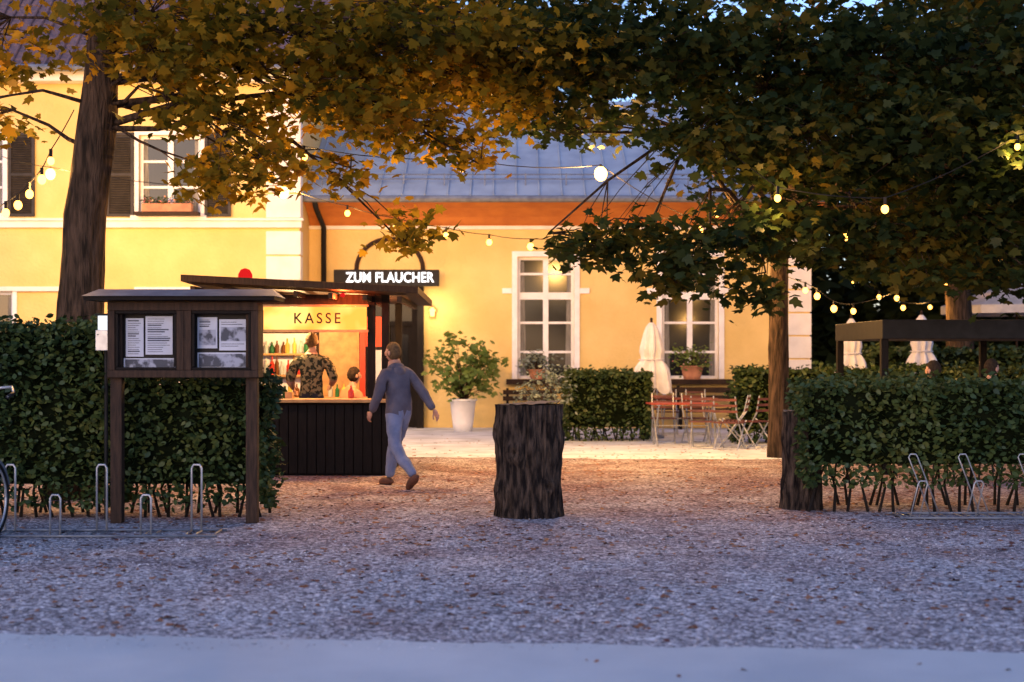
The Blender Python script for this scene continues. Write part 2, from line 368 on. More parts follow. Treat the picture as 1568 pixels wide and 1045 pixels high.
for x in np.arange(-4.4,7.1,.5): mb.tube([(x,30.99,rz(30.99)+.02),(x,36.5,rz(36.5)+.02)],.018,'metal_roof',4)
mb.tube([(-4.5,30.9,5.03),(7.1,30.9,5.03)],.075,'zinc',8)
for h in (.14,.24): mb.tube([(-4.4,31.5,rz(31.5)+h),(7.0,31.5,rz(31.5)+h)],.014,'zinc',5)
for x in np.arange(-4.2,7,.9): mb.tube([(x,31.5,rz(31.5)),(x,31.5,rz(31.5)+.27)],.012,'zinc',5)
mb.make('wing_roof',inn)
mb=MB(); mb.tube([(-4.3,30.95,5.0),(-4.3,31.2,4.85),(-4.22,31.85,4.5),(-4.22,31.88,0.05)],.06,'black',10); mb.make('drainpipe',inn,True)
mb=MB(); yd=YW+.22
mb.box(-3.38,-3.24,yd-.12,yd,0,3.15,'darkwood'); mb.box(-2.26,-2.12,yd-.12,yd,0,3.15,'darkwood')
mb.box(-3.24,-2.26,yd-.12,yd,3.0,3.15,'darkwood'); mb.box(-3.24,-2.26,yd-.11,yd,2.3,2.4,'darkwood')
mb.box(-3.24,-2.76,yd-.06,yd-.01,.02,2.3,'darkwood')
for z in (.3,1.2): mb.box(-3.15,-2.84,yd-.085,yd-.06,z,z+.75,'midwood')
mb.box(-2.745,-2.26,yd-.06,yd-.01,.02,2.3,'darkwood'); mb.box(-2.66,-2.34,yd-.075,yd-.061,1.0,2.1,'glass')
mb.quad([(-3.38,yd,2.35),(-2.12,yd,2.35),(-2.12,yd,3.1),(-3.38,yd,3.1)],'glass')
mb.box(-2.12,-1.98,YW-.25,YW-.002,0,3.1,'darkwood'); mb.box(-3.55,-3.40,YW-.25,YW-.002,0,3.1,'darkwood'); mb.box(-3.55,-1.98,YW-.25,YW-.002,3.102,3.16,'darkwood')
arc=[(-2.75+.75*math.cos(a),YW-.02,3.55+.7*math.sin(a)) for a in np.linspace(0,math.pi,17)]
mb.quad([(p[0],YW-.006,p[2]) for p in arc][::-1],'yellow'); mb.tube(arc,.055,'midwood',6)
mb.make('entrance_door',inn)

def text(s,name,loc,size,mat,parent,ext=.01,space=1.0,sx=1,off=0):
    c=D.curves.new(name,'FONT'); c.body=s; c.size=size; c.extrude=ext; c.align_x='CENTER'; c.align_y='CENTER'; c.space_character=space; c.offset=off
    o=D.objects.new(name,c); col.objects.link(o); c.materials.append(mat)
    o.rotation_euler=(math.radians(90),0,0); o.location=loc; o.scale=(sx,1,1); o.parent=parent; return o
es=empty('entrance_sign'); mb=MB()
mb.box(-3.97,-1.62,31.66,31.74,3.17,3.54,'black')
for x in (-3.6,-2.0): mb.box(x-.03,x+.03,31.742,31.99,3.25,3.4,'black')
mb.make('sign_board',es,bevel=.01)
text('ZUM FLAUCHER','sign_letters',(-2.72,31.645,3.355),.31,M['neon'],es,.01,1.04,.84,.004)

def light(name,loc,power,colr,parent=None,r=.05,kind='POINT'):
    l=D.lights.new(name,kind); l.energy=power; l.color=colr; l.shadow_soft_size=r
    o=D.objects.new(name,l); o.location=loc; col.objects.link(o)
    if parent: o.parent=parent
    return o
WARM=(1,.50,.13)
wl=empty('wall_lantern'); mb=MB()
mb.box(-1.83,-1.73,31.9,31.995,2.55,2.7,'black'); mb.tube([(-1.78,31.9,2.66),(-1.78,31.78,2.72)],.012,'black',6)
mb.rev([(.03,0),(.05,.02),(.055,.12),(.08,.13),(.02,.2)],(-1.78,31.76,2.5),'bulb',10); mb.make('lantern_body',wl)
light('lantern_light',(-1.78,31.4,2.6),28,(1,.74,.42),wl)

# ---------------------------------------------------------------- plants / hedges
def hedge(name,x0,x1,y0,y1,z1,dens=1400,size=.06,zb=.12,mat=None,stems=True):
    e=empty(name); mb=MB()
    q=.09
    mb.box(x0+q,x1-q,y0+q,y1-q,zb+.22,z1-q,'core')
    if stems:
        for x in np.arange(x0+.12,x1-.05,.17):
            for y in (y0+.18,y1-.18):
                xx=x+random.uniform(-.06,.06); mb.tube([(xx,y,0),(xx+random.uniform(-.08,.08),y+random.uniform(-.05,.05),.25),(xx+random.uniform(-.12,.12),y,.6)],[.018,.014,.009],'darkwood',5)
    mb.make('hedge_stems',e)
    P=[]
    def face(n,f):
        for _ in range(int(n)): P.append(f())
    W=x1-x0; H=z1-zb; Dp=y1-y0; R=random.random
    def bump(a,b): return .12*mnoise.noise(Vector((a*1.8,b*1.8,x0)))+.10*mnoise.noise(Vector((a*5,b*5,x0)))
    def fr():
        x=x0+R()*W; z=zb+H*(1-R()**1.15); return (x,y0+bump(x,z)+abs(random.gauss(0,.06)),z)
    def bk():
        x=x0+R()*W; z=zb+H*R(); return (x,y1-bump(x,z)-abs(random.gauss(0,.05)),z)
    def tp():
        x=x0+R()*W; y=y0+R()*Dp; return (x,y,z1+bump(x,y)*.7-abs(random.gauss(0,.04))+(.10*R() if R()<.18 else 0))
    def sd(s):
        def f():
            y=y0+R()*Dp; z=zb+H*R(); b=bump(y,z)+abs(random.gauss(0,.05)); return (x0+b if s else x1-b,y,z)
        return f
    face(W*H*dens,fr); face(W*H*dens*.2,bk); face(W*Dp*dens*.9,tp); face(Dp*H*dens,sd(1)); face(Dp*H*dens,sd(0))
    P=np.array(P); leaves('hedge_leaves',P,rng.uniform(size*.6,size*1.3,len(P)),mat or L_hedge,e,up=.3,droop=.5)
    return e
hedge('clipped_hedge',-7.4,-4.02,14.0,14.8,1.93,1100,.07)
hedge('clipped_hedge',-4.0,-2.42,14.0,14.75,1.40,1100,.07)
hedge('clipped_hedge',1.0,2.62,26.8,27.7,1.32,700,.085,.05)
hedge('clipped_hedge',4.1,12,26.0,26.8,1.38,500,.10,.05)
hedge('clipped_hedge',3.0,7.4,14.5,15.5,1.34,1100,.07,.28)
hedge('clipped_hedge',7.6,16,30.0,30.9,1.75,300,.13,.05)

def shrub(name,loc,pot,R,zc,nsp,size,mat,potmat='whitepot',tm=OVAL,flowers=0):
    e=empty(name,loc); mb=MB(); r,h=pot
    mb.rev([(r*.68,0),(r*.78,h*.3),(r*.95,h*.93),(r*1.06,h*.94),(r*1.06,h),(r*.92,h),(r*.9,h*.9)],(0,0,0),potmat,24)
    mb.rev([(r*.9,h*.9),(.01,h*.92)],(0,0,0),'soil',16)
    C=[]
    for _ in range(nsp):
        u=rng.normal(size=3); u/=np.linalg.norm(u); u*=rng.uniform(.3,1.15)**.6
        p=np.array([u[0]*R[0],u[1]*R[1],zc+u[2]*R[2]])
        mb.tube([(random.uniform(-.05,.05),random.uniform(-.05,.05),h*.9),(p[0]*.4,p[1]*.4,h+(p[2]-h)*.55),tuple(p)],[.012,.008,.004],'bark',4)
        C.append(p+rng.normal(size=(12,3))*np.array([.10,.10,.08]))
    mb.make('pot_and_stems',e,True); C=np.concatenate(C)
    leaves('leaves',C,rng.uniform(size*.7,size*1.3,len(C)),mat,e,tm,.5,.4)
    if flowers:
        F=C[rng.choice(len(C),flowers)]+rng.normal(size=(flowers,3))*.03; leaves('flowers',F,.05,L_pink,e)
    return e
shrub('potted_fig_tree',(-1.05,30.4,0),(.29,.7),(.80,.6,.66),1.38,56,.125,L_plant,tm=LOBED)
shrub('potted_sage_shrub',(.62,26.2,0),(.26,.45),(.42,.35,.45),.95,60,.075,L_sage,'terra')
shrub('window_sill_flowerpot',(3.95,31.2,1.1),(.26,.3),(.42,.25,.25),.48,30,.08,L_plant,'terra',flowers=10)
shrub('window_sill_flowerpot',(.55,31.3,1.1),(.2,.22),(.35,.22,.25),.35,26,.09,L_sage,'terra',flowers=6)
e=empty('window_flower_box'); mb=MB(); mb.box(-7.85,-6.8,YL-.36,YL-.16,4.68,4.85,'terra'); mb.box(-8.0,-6.65,YL-.38,YL-.145,4.6,4.675,'midwood'); mb.make('box',e)
P=np.stack([rng.uniform(-7.85,-6.8,260),rng.uniform(YL-.38,YL-.14,260),4.86+rng.uniform(0,.14,260)],1)
leaves('foliage',P[:190],.07,L_hedge,e); leaves('flowers',P[190:],.06,L_pink,e)

def ellipts(c,r,n):
    u=rng.normal(size=(n,3)); u/=np.linalg.norm(u,axis=1)[:,None]; u*=rng.uniform(0.02,1,n)[:,None]**(1/2.6)
    return np.array(c)+u*np.array(r)
def tree(name,trunk,tr,clumps,leafm,lsize,per=13,tm=LOBED,spread=.17,dens=26,twigs=True,slope=.22,zmin=3.0,rl=.05):
    e=empty(name); mb=MB()
    tp=[];trr=[]
    for i in range(len(trunk)-1):
        a=Vector(trunk[i]);b=Vector(trunk[i+1])
        for k in range(8): tp.append(a.lerp(b,k/8)); trr.append(tr[i]+(tr[i+1]-tr[i])*k/8)
    tp.append(Vector(trunk[-1])); trr.append(tr[-1])
    mb.tube(tp,trr,'bark',20,.16,2.2)
    C=[]
    for cl in clumps:
        c=np.array(cl[:3]); r=np.array(cl[3:6]); dn=cl[6] if len(cl)>6 else 1
        zt=max(zmin+random.uniform(0,1.2),c[2]-slope*np.hypot(c[0]-tp[0].x,c[1]-tp[0].y)+random.uniform(-.3,.5))
        j=int(np.argmin([abs(p.z-zt) for p in tp]))
        a=tp[j]; b=Vector(c); L=(b-a).length
        mid=[a.lerp(b,t)+Vector((random.uniform(-.1,.1)*L*.5,random.uniform(-.1,.1)*L*.4,.12*L*math.sin(math.pi*t)+random.uniform(-.05,.05)*L)) for t in (0,.2,.4,.6,.8,1)]
        mid[0]=a
        r0=min(trr[j]*.5,.014+.008*L,rl); mb.tube(mid,[r0,r0*.8,r0*.65,r0*.5,r0*.35,r0*.2],'bark',8)
        ns=max(6,int(dens*dn*(r[0]*r[1]*r[2])**(2/3)*4.2))
        S=ellipts(c,r,ns)
        if twigs:
            for s in S[::2]:
                q=mid[random.choice((3,4,5))]; w=Vector(s); m2=q.lerp(w,.5)+Vector((0,0,.08))
                mb.tube([q,m2,w],[.010,.007,.004],'bark',4,cap=False)
        C.append((S[:,None,:]+rng.normal(size=(ns,per,3))*np.array([spread,spread,spread*.55])).reshape(-1,3))
    mb.make('trunk_and_limbs',e,True); C=np.concatenate(C)
    leaves('foliage',C,rng.uniform(lsize*.6,lsize*1.25,len(C)),leafm,e,tm,.5,.55)
    print(name,len(C)); return e
tree('autumn_maple_tree',[(-4.98,16.2,0),(-4.95,16.2,1.6),(-4.86,16.2,3.2),(-4.62,16.2,5.2),(-4.4,16.3,7.6)],[.36,.27,.235,.19,.12],[
 (-6.2,16,5.2,1.1,1.3,.5,.7),(-5.9,15.2,4.3,.6,.8,.25,.5),(-6.6,17,4.4,.7,.9,.28,.5),(-4.0,16,5.4,1.1,1.3,.5,.85),(-3.7,15.6,4.85,.9,1.0,.35,.9),(-3.3,15.6,4.3,.75,.8,.25,.85),
 (-2.4,16,5.2,1.1,1.3,.5,.95),(-2.75,15.6,3.8,.6,.7,.32,.75),(-2.0,16,4.4,.9,.9,.32,.95),(-1.1,16.5,5.2,1.1,1.3,.5,1.0),(-1.2,16.8,4.35,.75,.8,.3,.9),(-1.9,17.5,4.85,1.0,.8,.35,1.0),
 (-1.35,17,3.12,.42,.5,.22,.9),(-1.9,16.5,3.75,.4,.4,.2,.8),(-.5,17,4.05,.45,.6,.18,.8),(.1,17,5.3,.9,1.2,.5,1.0),(-.2,17.3,4.7,.7,.8,.3,.9),(-3.4,16.2,3.6,.35,.5,.25,.8),(-3.2,17.5,4.0,.6,.5,.25,.6),
 (-5.2,16.5,6.6,1.8,1.8,.8,.3),(-3,16.5,6.6,1.8,1.8,.8,.3),(-1,17,6.5,1.5,1.6,.8,.35)],L_autumn,.13,zmin=3.9)
tree('chestnut_tree',[(4.28,22.6,0),(4.24,22.6,1.2),(4.22,22.5,2.6),(4.2,22.2,4.2),(4.1,21.8,7.2)],[.22,.155,.14,.13,.08],[
 (.3,18,5.45,1.1,1.4,.6,.9),(1.7,18,5.4,1.3,1.5,.7,1.0),(3.1,18,5.2,1.2,1.4,.8,1.05),(4.6,18,5.2,1.2,1.4,.8,1.1),(6.2,18,5.2,1.3,1.4,.8,1.1),(7.6,18,5.2,1.2,1.4,.9),
 (.55,18.5,4.65,.75,.9,.22,.8),(2.3,17.5,4.3,.75,1,.42,1.0),(3.5,17.5,4.2,1.0,1.2,.6,1.1),(4.9,17.5,4.2,1.1,1.2,.7,1.2),(6.4,17.5,4.2,1.1,1.2,.7,1.2),(7.6,18,4,1,1.2,.8),
 (.75,17,2.98,.45,.6,.26,.85),(1.45,17,3.0,.6,.7,.32,.9),(1.9,16.8,2.62,.5,.6,.28,.95),(2.6,17.3,3.0,.7,.8,.44,.9),(3.0,17.4,2.45,.4,.5,.22,.9),(3.6,18,3.15,.8,.9,.45,.95),
 (4.7,18,3.1,.8,.9,.45,1),(5.8,18,3.2,.9,1,.5,1.1),(7.0,18,3.0,.9,1,.6,1.1),(5.2,17.5,2.6,.5,.6,.22,.9),(6.2,17.5,2.55,.6,.6,.2,.8),(1.2,20.5,4.95,.9,1,.3,.5),
 (.5,19,6.8,1.6,1.8,.8,.3),(3,19,7,1.8,1.8,.9,.4),(5.5,19,7,1.8,1.8,.9,.5),(8,19,6.8,1.8,1.8,.9,.5),(5,25,5,2.5,2,1.4,.45),(8,24,4.4,2,2,1.3,.6)],L_dark,.14,13,zmin=3.2)
tree('chestnut_tree',[(10.5,33,0),(10.4,33,2),(10.2,33,5),(10,33,9)],[.4,.3,.25,.12],[
 (9.5,31.5,6,2.2,2,1.3),(12,32,6,2.5,2,1.5),(14.5,32,6.5,2.5,2,2),(8.2,32,8,2,2,1.3),(11,32,8.8,3,2.5,1.5),(14.5,33,9,3,2.5,1.5),(9.2,32.5,4.2,1.3,1.2,.7),(13,32,4.6,2,1.5,.7)],L_dark,.26,12,spread=.3,dens=8,twigs=False,rl=.12,tm=OVAL)
e=empty('distant_trees'); mb=MB(); C=[]
def clumpat(cc,n=20,rr=(1.9,1.8,1.4)):
    S=ellipts(cc,rr,n); C.append((S[:,None,:]+rng.normal(size=(n,7,3))*.45).reshape(-1,3))
for i in range(46):
    x=-30+i*1.55+random.uniform(-.6,.6); R_=x>6
    y=random.uniform(45,58) if not R_ else random.uniform(38,52)
    h=random.uniform(12,15.5)
    mb.tube([(x,y,0),(x+.2,y,h*.5),(x,y,h*.9)],[.3,.2,.05],'bark',7)
    for q in range(10 if R_ else 8):
        clumpat((x+random.uniform(-2,2),y+random.uniform(-1.5,1.5),random.uniform(1.0,h) if q<7 else random.uniform(.8,5)) if R_ else (x+random.uniform(-2,2),y,random.uniform(7,h)))
for x in np.arange(7.5,24,1.1):
    for z in (1.2,2.8,4.4): clumpat((x,39.5+random.uniform(-.8,.8),z+random.uniform(-.4,.4)),26,(1.5,1.2,1.3))
mb.make('trunks',e,True); C=np.concatenate(C); leaves('foliage',C,rng.uniform(.38,.66,len(C)),L_far,e,QUADL)

# ---------------------------------------------------------------- stumps
def stump(name,c,r,h,seed,m='bark2'):
    mb=MB(); seg=120; prof=[(r*1.08,0),(r*1.02,.1),(r*.97,h*.35),(r*1.0,h*.6),(r*.98,h*.85),(r*1.0,h+.001)]
    pr=[]
    for i in range(44):
        t=i/43*h; j=max(k for k in range(5) if prof[k][1]<=t+1e-6); a=prof[j];b=prof[j+1]; u=(t-a[1])/(b[1]-a[1]); pr.append((a[0]+(b[0]-a[0])*u,t))
    knots=[(-2.0,h*.58,.10),(-1.0,h*.28,.08),(-2.9,h*.75,.10),(-.25,h*.68,.09),(2,h*.5,.1),(-2.75,h*.25,.11)]
    def fn(a,z):
        v=Vector((math.cos(a),math.sin(a),0)); k=1+.10*mnoise.noise(v*1.4+Vector((seed,0,z*1.0)))+.16*(.22-abs(mnoise.noise(v*8+Vector((seed,0,z*.9)))))+.05*mnoise.noise(v*22+Vector((0,seed,z*3)))+.02*mnoise.noise(v*30+Vector((0,seed,z*22)))
        for ka,kz,ks in knots:
            d=((a-ka+math.pi)%(2*math.pi)-math.pi)*r; q=(d*d+(z-kz)**2)/(ks*ks); k+=.17*math.exp(-q)-.2*math.exp(-q*6)
        return k
    mb.rev(pr,(0,0,0),m,seg,fn)
    ht=lambda a:h+.012+.06*math.cos(a)*r+.03*mnoise.noise(Vector((a*3,seed,0)))
    top=[((r*.95)*fn(2*math.pi*k/seg,h)*math.cos(2*math.pi*k/seg),(r*.95)*fn(2*math.pi*k/seg,h)*math.sin(2*math.pi*k/seg),ht(2*math.pi*k/seg)) for k in range(seg)]
    mb.add(top+[(0,0,h+.02)],[(k,(k+1)%seg,seg) for k in range(seg)],'cutwood')
    return mb.make(name,loc=c,smooth=False)
stump('tree_stump',(.17,14.35,0),.335,1.12,3)
stump('tree_stump',(3.05,15.0,0),.2,1.02,8)

# ---------------------------------------------------------------- notice board
nb=empty('notice_board'); mb=MB(); Y=13.7
for x in (-3.80,-2.50): mb.box(x-.055,x+.055,Y-.055,Y+.055,0,2.1,'midwood')
mb.box(-3.86,-2.42,Y-.14,Y+.14,1.40,1.47,'midwood'); mb.box(-3.86,-2.42,Y-.14,Y+.14,2.04,2.12,'midwood')
for x in (-3.86,-3.20,-3.13,-2.49): mb.box(x,x+.07,Y-.138,Y+.138,1.47,2.04,'midwood')
mb.box(-3.79,-2.49,Y+.02,Y+.12,1.47,2.04,'black')
for x0,x1 in ((-3.79,-3.20),(-3.06,-2.49)):
    for a,b,c,d in ((x0,x1,1.47,1.5),(x0,x1,2.01,2.04),(x0,x0+.03,1.5,2.01),(x1-.03,x1,1.5,2.01)): mb.box(a+.001,b-.001,Y-.125,Y-.1,c+.001,d-.001,'darkwood')
mb.make('case',nb,bevel=.006)
mb=MB()
def poster(x0,x1,z0,z1,pic=None):
    mb.box(x0,x1,Y,Y+.015,z0,z1,'paper')
    if pic: mb.box(x0+.015,x1-.015,Y-.003,Y-.001,z0+pic[0]*(z1-z0),z0+pic[1]*(z1-z0),'photo')
    z=z1-.03
    while z>z0+.02:
        if not pic or not (z0+pic[0]*(z1-z0)-.01<z<z0+pic[1]*(z1-z0)+.015):
            mb.box(x0+.02,x1-.02-random.random()*.35*(x1-x0),Y-.003,Y-.001,z,z+(.012 if random.random()<.2 else .005),'ink')
        z-=.021
poster(-3.72,-3.55,1.60,1.97); poster(-3.53,-3.27,1.62,1.99); poster(-3.74,-3.24,1.48,1.585,(.1,.9))
poster(-3.03,-2.84,1.68,1.98,(.1,.6)); poster(-2.82,-2.55,1.66,1.96,(.3,.75)); poster(-3.03,-2.55,1.49,1.64,(.08,.92))
mb.make('posters',nb)
mb=MB()
a=Matrix.Translation((-3.14,Y,2.155))
mb.box(-.90,.90,-.30,.30,-.02,.015,'darkwood',a)
mb.quad([(-4.05,Y-.33,2.172),(-2.23,Y-.33,2.172),(-2.3,Y,2.25),(-3.98,Y,2.25)],'zinc'); mb.quad([(-3.98,Y,2.25),(-2.3,Y,2.25),(-2.23,Y+.33,2.172),(-4.05,Y+.33,2.172)],'zinc')
mb.quad([(-2.23,Y-.33,2.172),(-2.23,Y+.33,2.172),(-2.3,Y,2.25)],'zinc'); mb.quad([(-4.05,Y-.33,2.172),(-3.98,Y,2.25),(-4.05,Y+.33,2.172)],'zinc')
mb.make('roof',nb)
lb=empty('lantern_post'); mb=MB(); mb.tube([(-3.98,13.95,0),(-3.98,13.95,1.66)],.02,'black',8); mb.box(-4.06,-3.9,13.86,14.0,1.66,1.86,'steel'); mb.box(-4.04,-3.92,13.87,13.99,1.862,2.0,'lantern'); mb.box(-4.06,-3.9,13.85,14.01,2.002,2.02,'black'); mb.make('lantern',lb,bevel=.004)

# ---------------------------------------------------------------- ticket kiosk
kk=empty('ticket_kiosk'); mb=MB()
KX0,KX1=-4.25,-1.66; KY=19.1
mb.box(KX0,KX1,KY+.04,KY+.10,.0,.98,'darkwood')
x=KX0
while x<KX1-.05:
    mb.box(x+.004,min(x+.118,KX1),KY,KY+.035,.03,.97,'darkwood'); x+=.125
for x in (KX0,KX1-.10): mb.box(x,x+.10,KY+.101,KY+.2,0,2.5,'darkwood'); mb.box(x,x+.1,KY+2.3,KY+2.4,0,2.45,'darkwood')
mb.box(-1.95,-1.85,KY+.101,KY+.2,1.04,2.5,'darkwood')
mb.box(KX1-.04,KX1,KY+.2,KY+2.3,0,.98,'darkwood')
mb.box(KX0,KX0+.04,KY+.2,KY+2.3,0,2.3,'darkwood')
mb.box(KX0+.1,KX1-.1,KY+.12,KY+.19,2.30,2.44,'midwood')
mb.box(KX0+.1,-2.9,KY+2.32,KY+2.38,.0,2.3,'midwood')
mb.box(KX0+.04,KX1-.04,KY+.2,KY+2.3,.02,.12,'midwood')
mb.make('frame',kk,bevel=.004)
mb=MB(); mb.box(KX0-.05,KX1+.06,KY-.12,KY+.45,.985,1.03,'counter')
mb.box(KX0+.1,-1.9,KY+1.9,KY+2.25,.95,1.0,'counter'); mb.make('counter_top',kk,bevel=.006)
mb=MB()
def rf(x,y): return 2.66-(x+4.15)*.05+ (0 if y<19 else -.02*(y-19))
vs=[];
for z in (0,.09):
    for (x,y) in ((-4.3,18.45),(-1.22,18.45),(-1.22,21.7),(-4.3,21.7)): vs.append((x,y,rf(x,y)-.09+z))
mb.add(vs,[(0,3,2,1),(4,5,6,7),(0,1,5,4),(1,2,6,5),(2,3,7,6),(3,0,4,7)],'midwood')
for x in np.arange(-4.2,-1.3,.45): mb.box(x,x+.06,18.55,21.6,rf(x,19)-.21,rf(x,19)-.14,'midwood')
mb.make('roof',kk,bevel=.004)
mb=MB(); mb.box(-3.34,-1.96,KY+.02,KY+.08,1.965,2.27,'kassesign'); mb.box(-3.37,-1.93,KY+.012,KY+.1,2.272,2.30,'counter'); mb.box(-3.37,-1.93,KY+.012,KY+.1,1.93,1.962,'counter'); mb.make('sign_panel',kk)
text('KASSE','sign_letters',(-2.62,KY+.012,2.11),.20,M['midwood'],kk,.004,1.4,.9,.002)
mb=MB()
bm_=['btl_green','btl_brown','btl_clear','btl_red','btl_yellow']
def bottle(mb,x,y,z,h=.26):
    m=random.choice(bm_); h*=random.uniform(.75,1.15); w=random.uniform(.85,1.2); mb.rev([(.03*w,0),(.034*w,.02),(.034*w,h*.58),(.013,h*.75),(.012,h*.97),(.014,h)],(x,y,z),m,8)
mb.box(-3.9,-2.95,KY+2.15,KY+2.3,1.30,1.33,'counter'); mb.box(-3.9,-2.95,KY+2.15,KY+2.3,1.62,1.65,'counter')
mb.box(-3.9,-2.95,KY+2.302,KY+2.318,1.02,1.95,'frame')
for x in np.arange(-3.86,-2.98,.085):
    bottle(mb,x+random.uniform(-.015,.015),KY+2.2,1.33); bottle(mb,x+random.uniform(-.015,.015),KY+2.2,1.65,.22)
for x in np.arange(-3.9,-1.95,.1):
    if random.random()<.6: bottle(mb,x,KY+2.05,1.0,.24)
for x,y in ((-3.25,KY+.3),(-3.18,KY+.26),(-3.1,KY+.34),(-3.33,KY+.3),(-2.2,KY+.33)): bottle(mb,x,y,1.03,.2)
mb.box(-3.08,-2.98,KY+.2,KY+.32,1.03,1.12,'counter')
mb.box(-2.28,-2.2,KY+2.2,KY+2.3,1.0,2.2,'red'); mb.box(-2.2,-1.9,KY+2.22,KY+2.3,1.75,2.2,'red'); mb.box(-2.15,-1.95,KY+2.2,KY+2.23,1.2,1.7,'paper')
mb.box(-2.9,-2.3,KY+2.3,KY+2.34,.9,2.2,'counter')
mb.make('bar_shelves_and_bottles',kk)
rb=MB(); rb.rev([(.09,0),(.09,.05),(.1,.05),(.095,.12),(.06,.18),(.01,.2)],(-3.62,19.3,2.6),'bulbred',16); rb.make('red_beacon',kk,True)
mb=MB()
for x in (-3.1,-2.2): mb.rev([(.015,.2),(.02,.12),(.08,.02),(.085,0)],(x,KY+.9,2.2),'black',12); mb.ell((x,KY+.9,2.2),(.035,.035,.045),'bulb',8,6)
mb.make('pendant_lamps',kk)
light('kiosk_lamp',(-3.1,KY+.9,2.1),150,(1,.58,.24),kk); light('kiosk_lamp_b',(-2.2,KY+.9,2.1),140,(1,.42,.14),kk)
light('sign_lamp',(-2.25,KY-.25,2.36),45,(1,.14,.03),kk,.03)
mb=MB(); mb.ell((-2.25,KY-.2,2.42),(.035,.035,.03),'bulbred',8,6); mb.make('sign_bulb',kk)

# ---------------------------------------------------------------- string lights
def strand(name,pts,big=(),power=14,r=.05,every=1,skip=(),bigp=500,off=0):
    e=empty(name); mb=MB(); W=[]
    for i in range(len(pts)-1):
        a=Vector(pts[i]);b=Vector(pts[i+1]); s=.03*(b-a).length
        for k in range(6): t=k/6; W.append(a.lerp(b,t)+Vector((0,0,-s*4*t*(1-t)+.13)))
    W.append(Vector(pts[-1])+Vector((0,0,.13))); mb.tube(W,.007,'black',5)
    for i,p in enumerate(pts):
        if i in skip: continue
        B=i in big; rr=.095 if B else r*random.uniform(.85,1.15)
        mb.tube([(p[0],p[1],p[2]+.14),(p[0],p[1],p[2]+rr*.8)],.02,'black',6)
        mb.ell(p,(rr,rr,rr*1.15),'bulbbig' if B else 'bulb',10,8)
        if B or (i+off)%every==0: light('bulb_light',(p[0],p[1],p[2]-rr*1.2-.03),(bigp if B else power),WARM,e,.05)
    mb.make('wire_and_bulbs',e)
strand('string_lights',[(-8.2,19,3.5),(-7.3,18.4,3.25),(-6.25,17.2,3.26),(-6.05,17,3.32),(-5.87,16.9,3.40),(-5.7,16.8,3.52),(-5.52,16.7,3.68),(-5.35,16.5,3.87),(-5.02,16.3,4.3)],power=190,skip=(0,8),every=3,off=0)
strand('string_lights',[(-9.5,26.5,5.2),(-8.6,26.5,5.0),(-4.02,25,4.48),(-2.8,24.2,4.04),(-1.95,24,3.81),(-1.11,24,3.65),(-.385,24,3.53),(.31,23.9,3.45),(1.3,23.6,3.5),(2.35,23.3,3.72),(3.3,22.9,3.9),(4.2,22.4,4.1)],big=(1,2),power=120,skip=(0,11),every=3,bigp=900,off=0)
strand('string_lights',[(-4.6,16.4,4.7),(-2.72,18.6,4.22),(-.68,19.4,4.17),(1.31,21.0,4.30),(2.9,22,3.55),(4.2,22.4,3.7)],big=(3,),power=400,skip=(0,5),bigp=900)
strand('string_lights',[(4.2,22.7,4.2),(5.3,22.6,3.50),(6.6,22.6,3.7),(7.6,22,4.3),(9.5,23,4.5)],power=100,skip=(0,),every=2,off=1)
strand('string_lights',[(4.2,22.8,2.9),(4.95,24,2.72),(5.15,24,2.62),(5.5,24.3,2.42),(6.0,25,2.4),(6.9,25.5,2.65),(7.7,25.3,2.9),(8.6,25,3.3),(10.5,26,3.5)],power=120,skip=(0,),every=4,off=3)
strand('string_lights',[(7.2,30,3.2),(8.0,31,2.9),(8.8,32,2.7),(9.7,33,2.75),(10.6,34,2.9),(11.6,35,3.3)],power=80,skip=(),every=3)
strand('string_lights',[(.3,18.4,6.4),(2.0,18.0,4.78),(3.1,16.6,3.45),(4.3,16.4,3.3),(5.9,16.6,4.05),(7.4,17,4.6)],power=60,r=.04,skip=(0,1,5),every=2)

# ---------------------------------------------------------------- parasols, shelter
def parasol_closed(name,x,y,top,hem,w):
    e=empty(name,(x,y,0)); mb=MB()
    mb.tube([(0,0,0),(0,0,top+.05)],.025,'midwood',8); mb.ell((0,0,top+.06),(.03,.03,.04),'midwood',8,6)
    mb.rev([(.25,0),(.25,.05),(.06,.08),(.04,.3)],(0,0,0),'zinc',16)
    mb.make('pole',e,True); mb=MB(); H=top-hem; seg=56
    vs=[];fs=[];n=16
    for i in range(n+1):
        t=i/n
        for k in range(seg):
            a=2*math.pi*k/seg
            rad=w*(.12+.88*t**.55)*(1-.30*math.exp(-((t-.55)/.08)**2))
            f=1+(.30*math.sin(8*a+t*2)+.12*math.sin(3*a+4*t))*(.25+.75*t)
            hemz=.10*math.sin(8*a+2+1)*t**3+.06*math.sin(3*a)*t**3
            vs.append((rad*f*math.cos(a),rad*f*math.sin(a),top-H*t-hemz))
    for i in range(n):
        for k in range(seg): fs.append((i*seg+k,(i+1)*seg+k,(i+1)*seg+(k+1)%seg,i*seg+(k+1)%seg))
    mb.add(vs,fs,'canvas')
    mb.tube([(w*.72*math.cos(a),w*.72*math.sin(a),top-H*.55) for a in np.linspace(0,2*math.pi,17)],.012,'canvas',5,cap=False)
    mb.make('folded_canopy',e,True)
parasol_closed('folded_parasol',2.74,27.95,2.27,.95,.34)
parasol_closed('folded_parasol',6.68,28.0,2.35,1.1,.28)
parasol_closed('folded_parasol',8.35,29.0,2.45,1.1,.31)
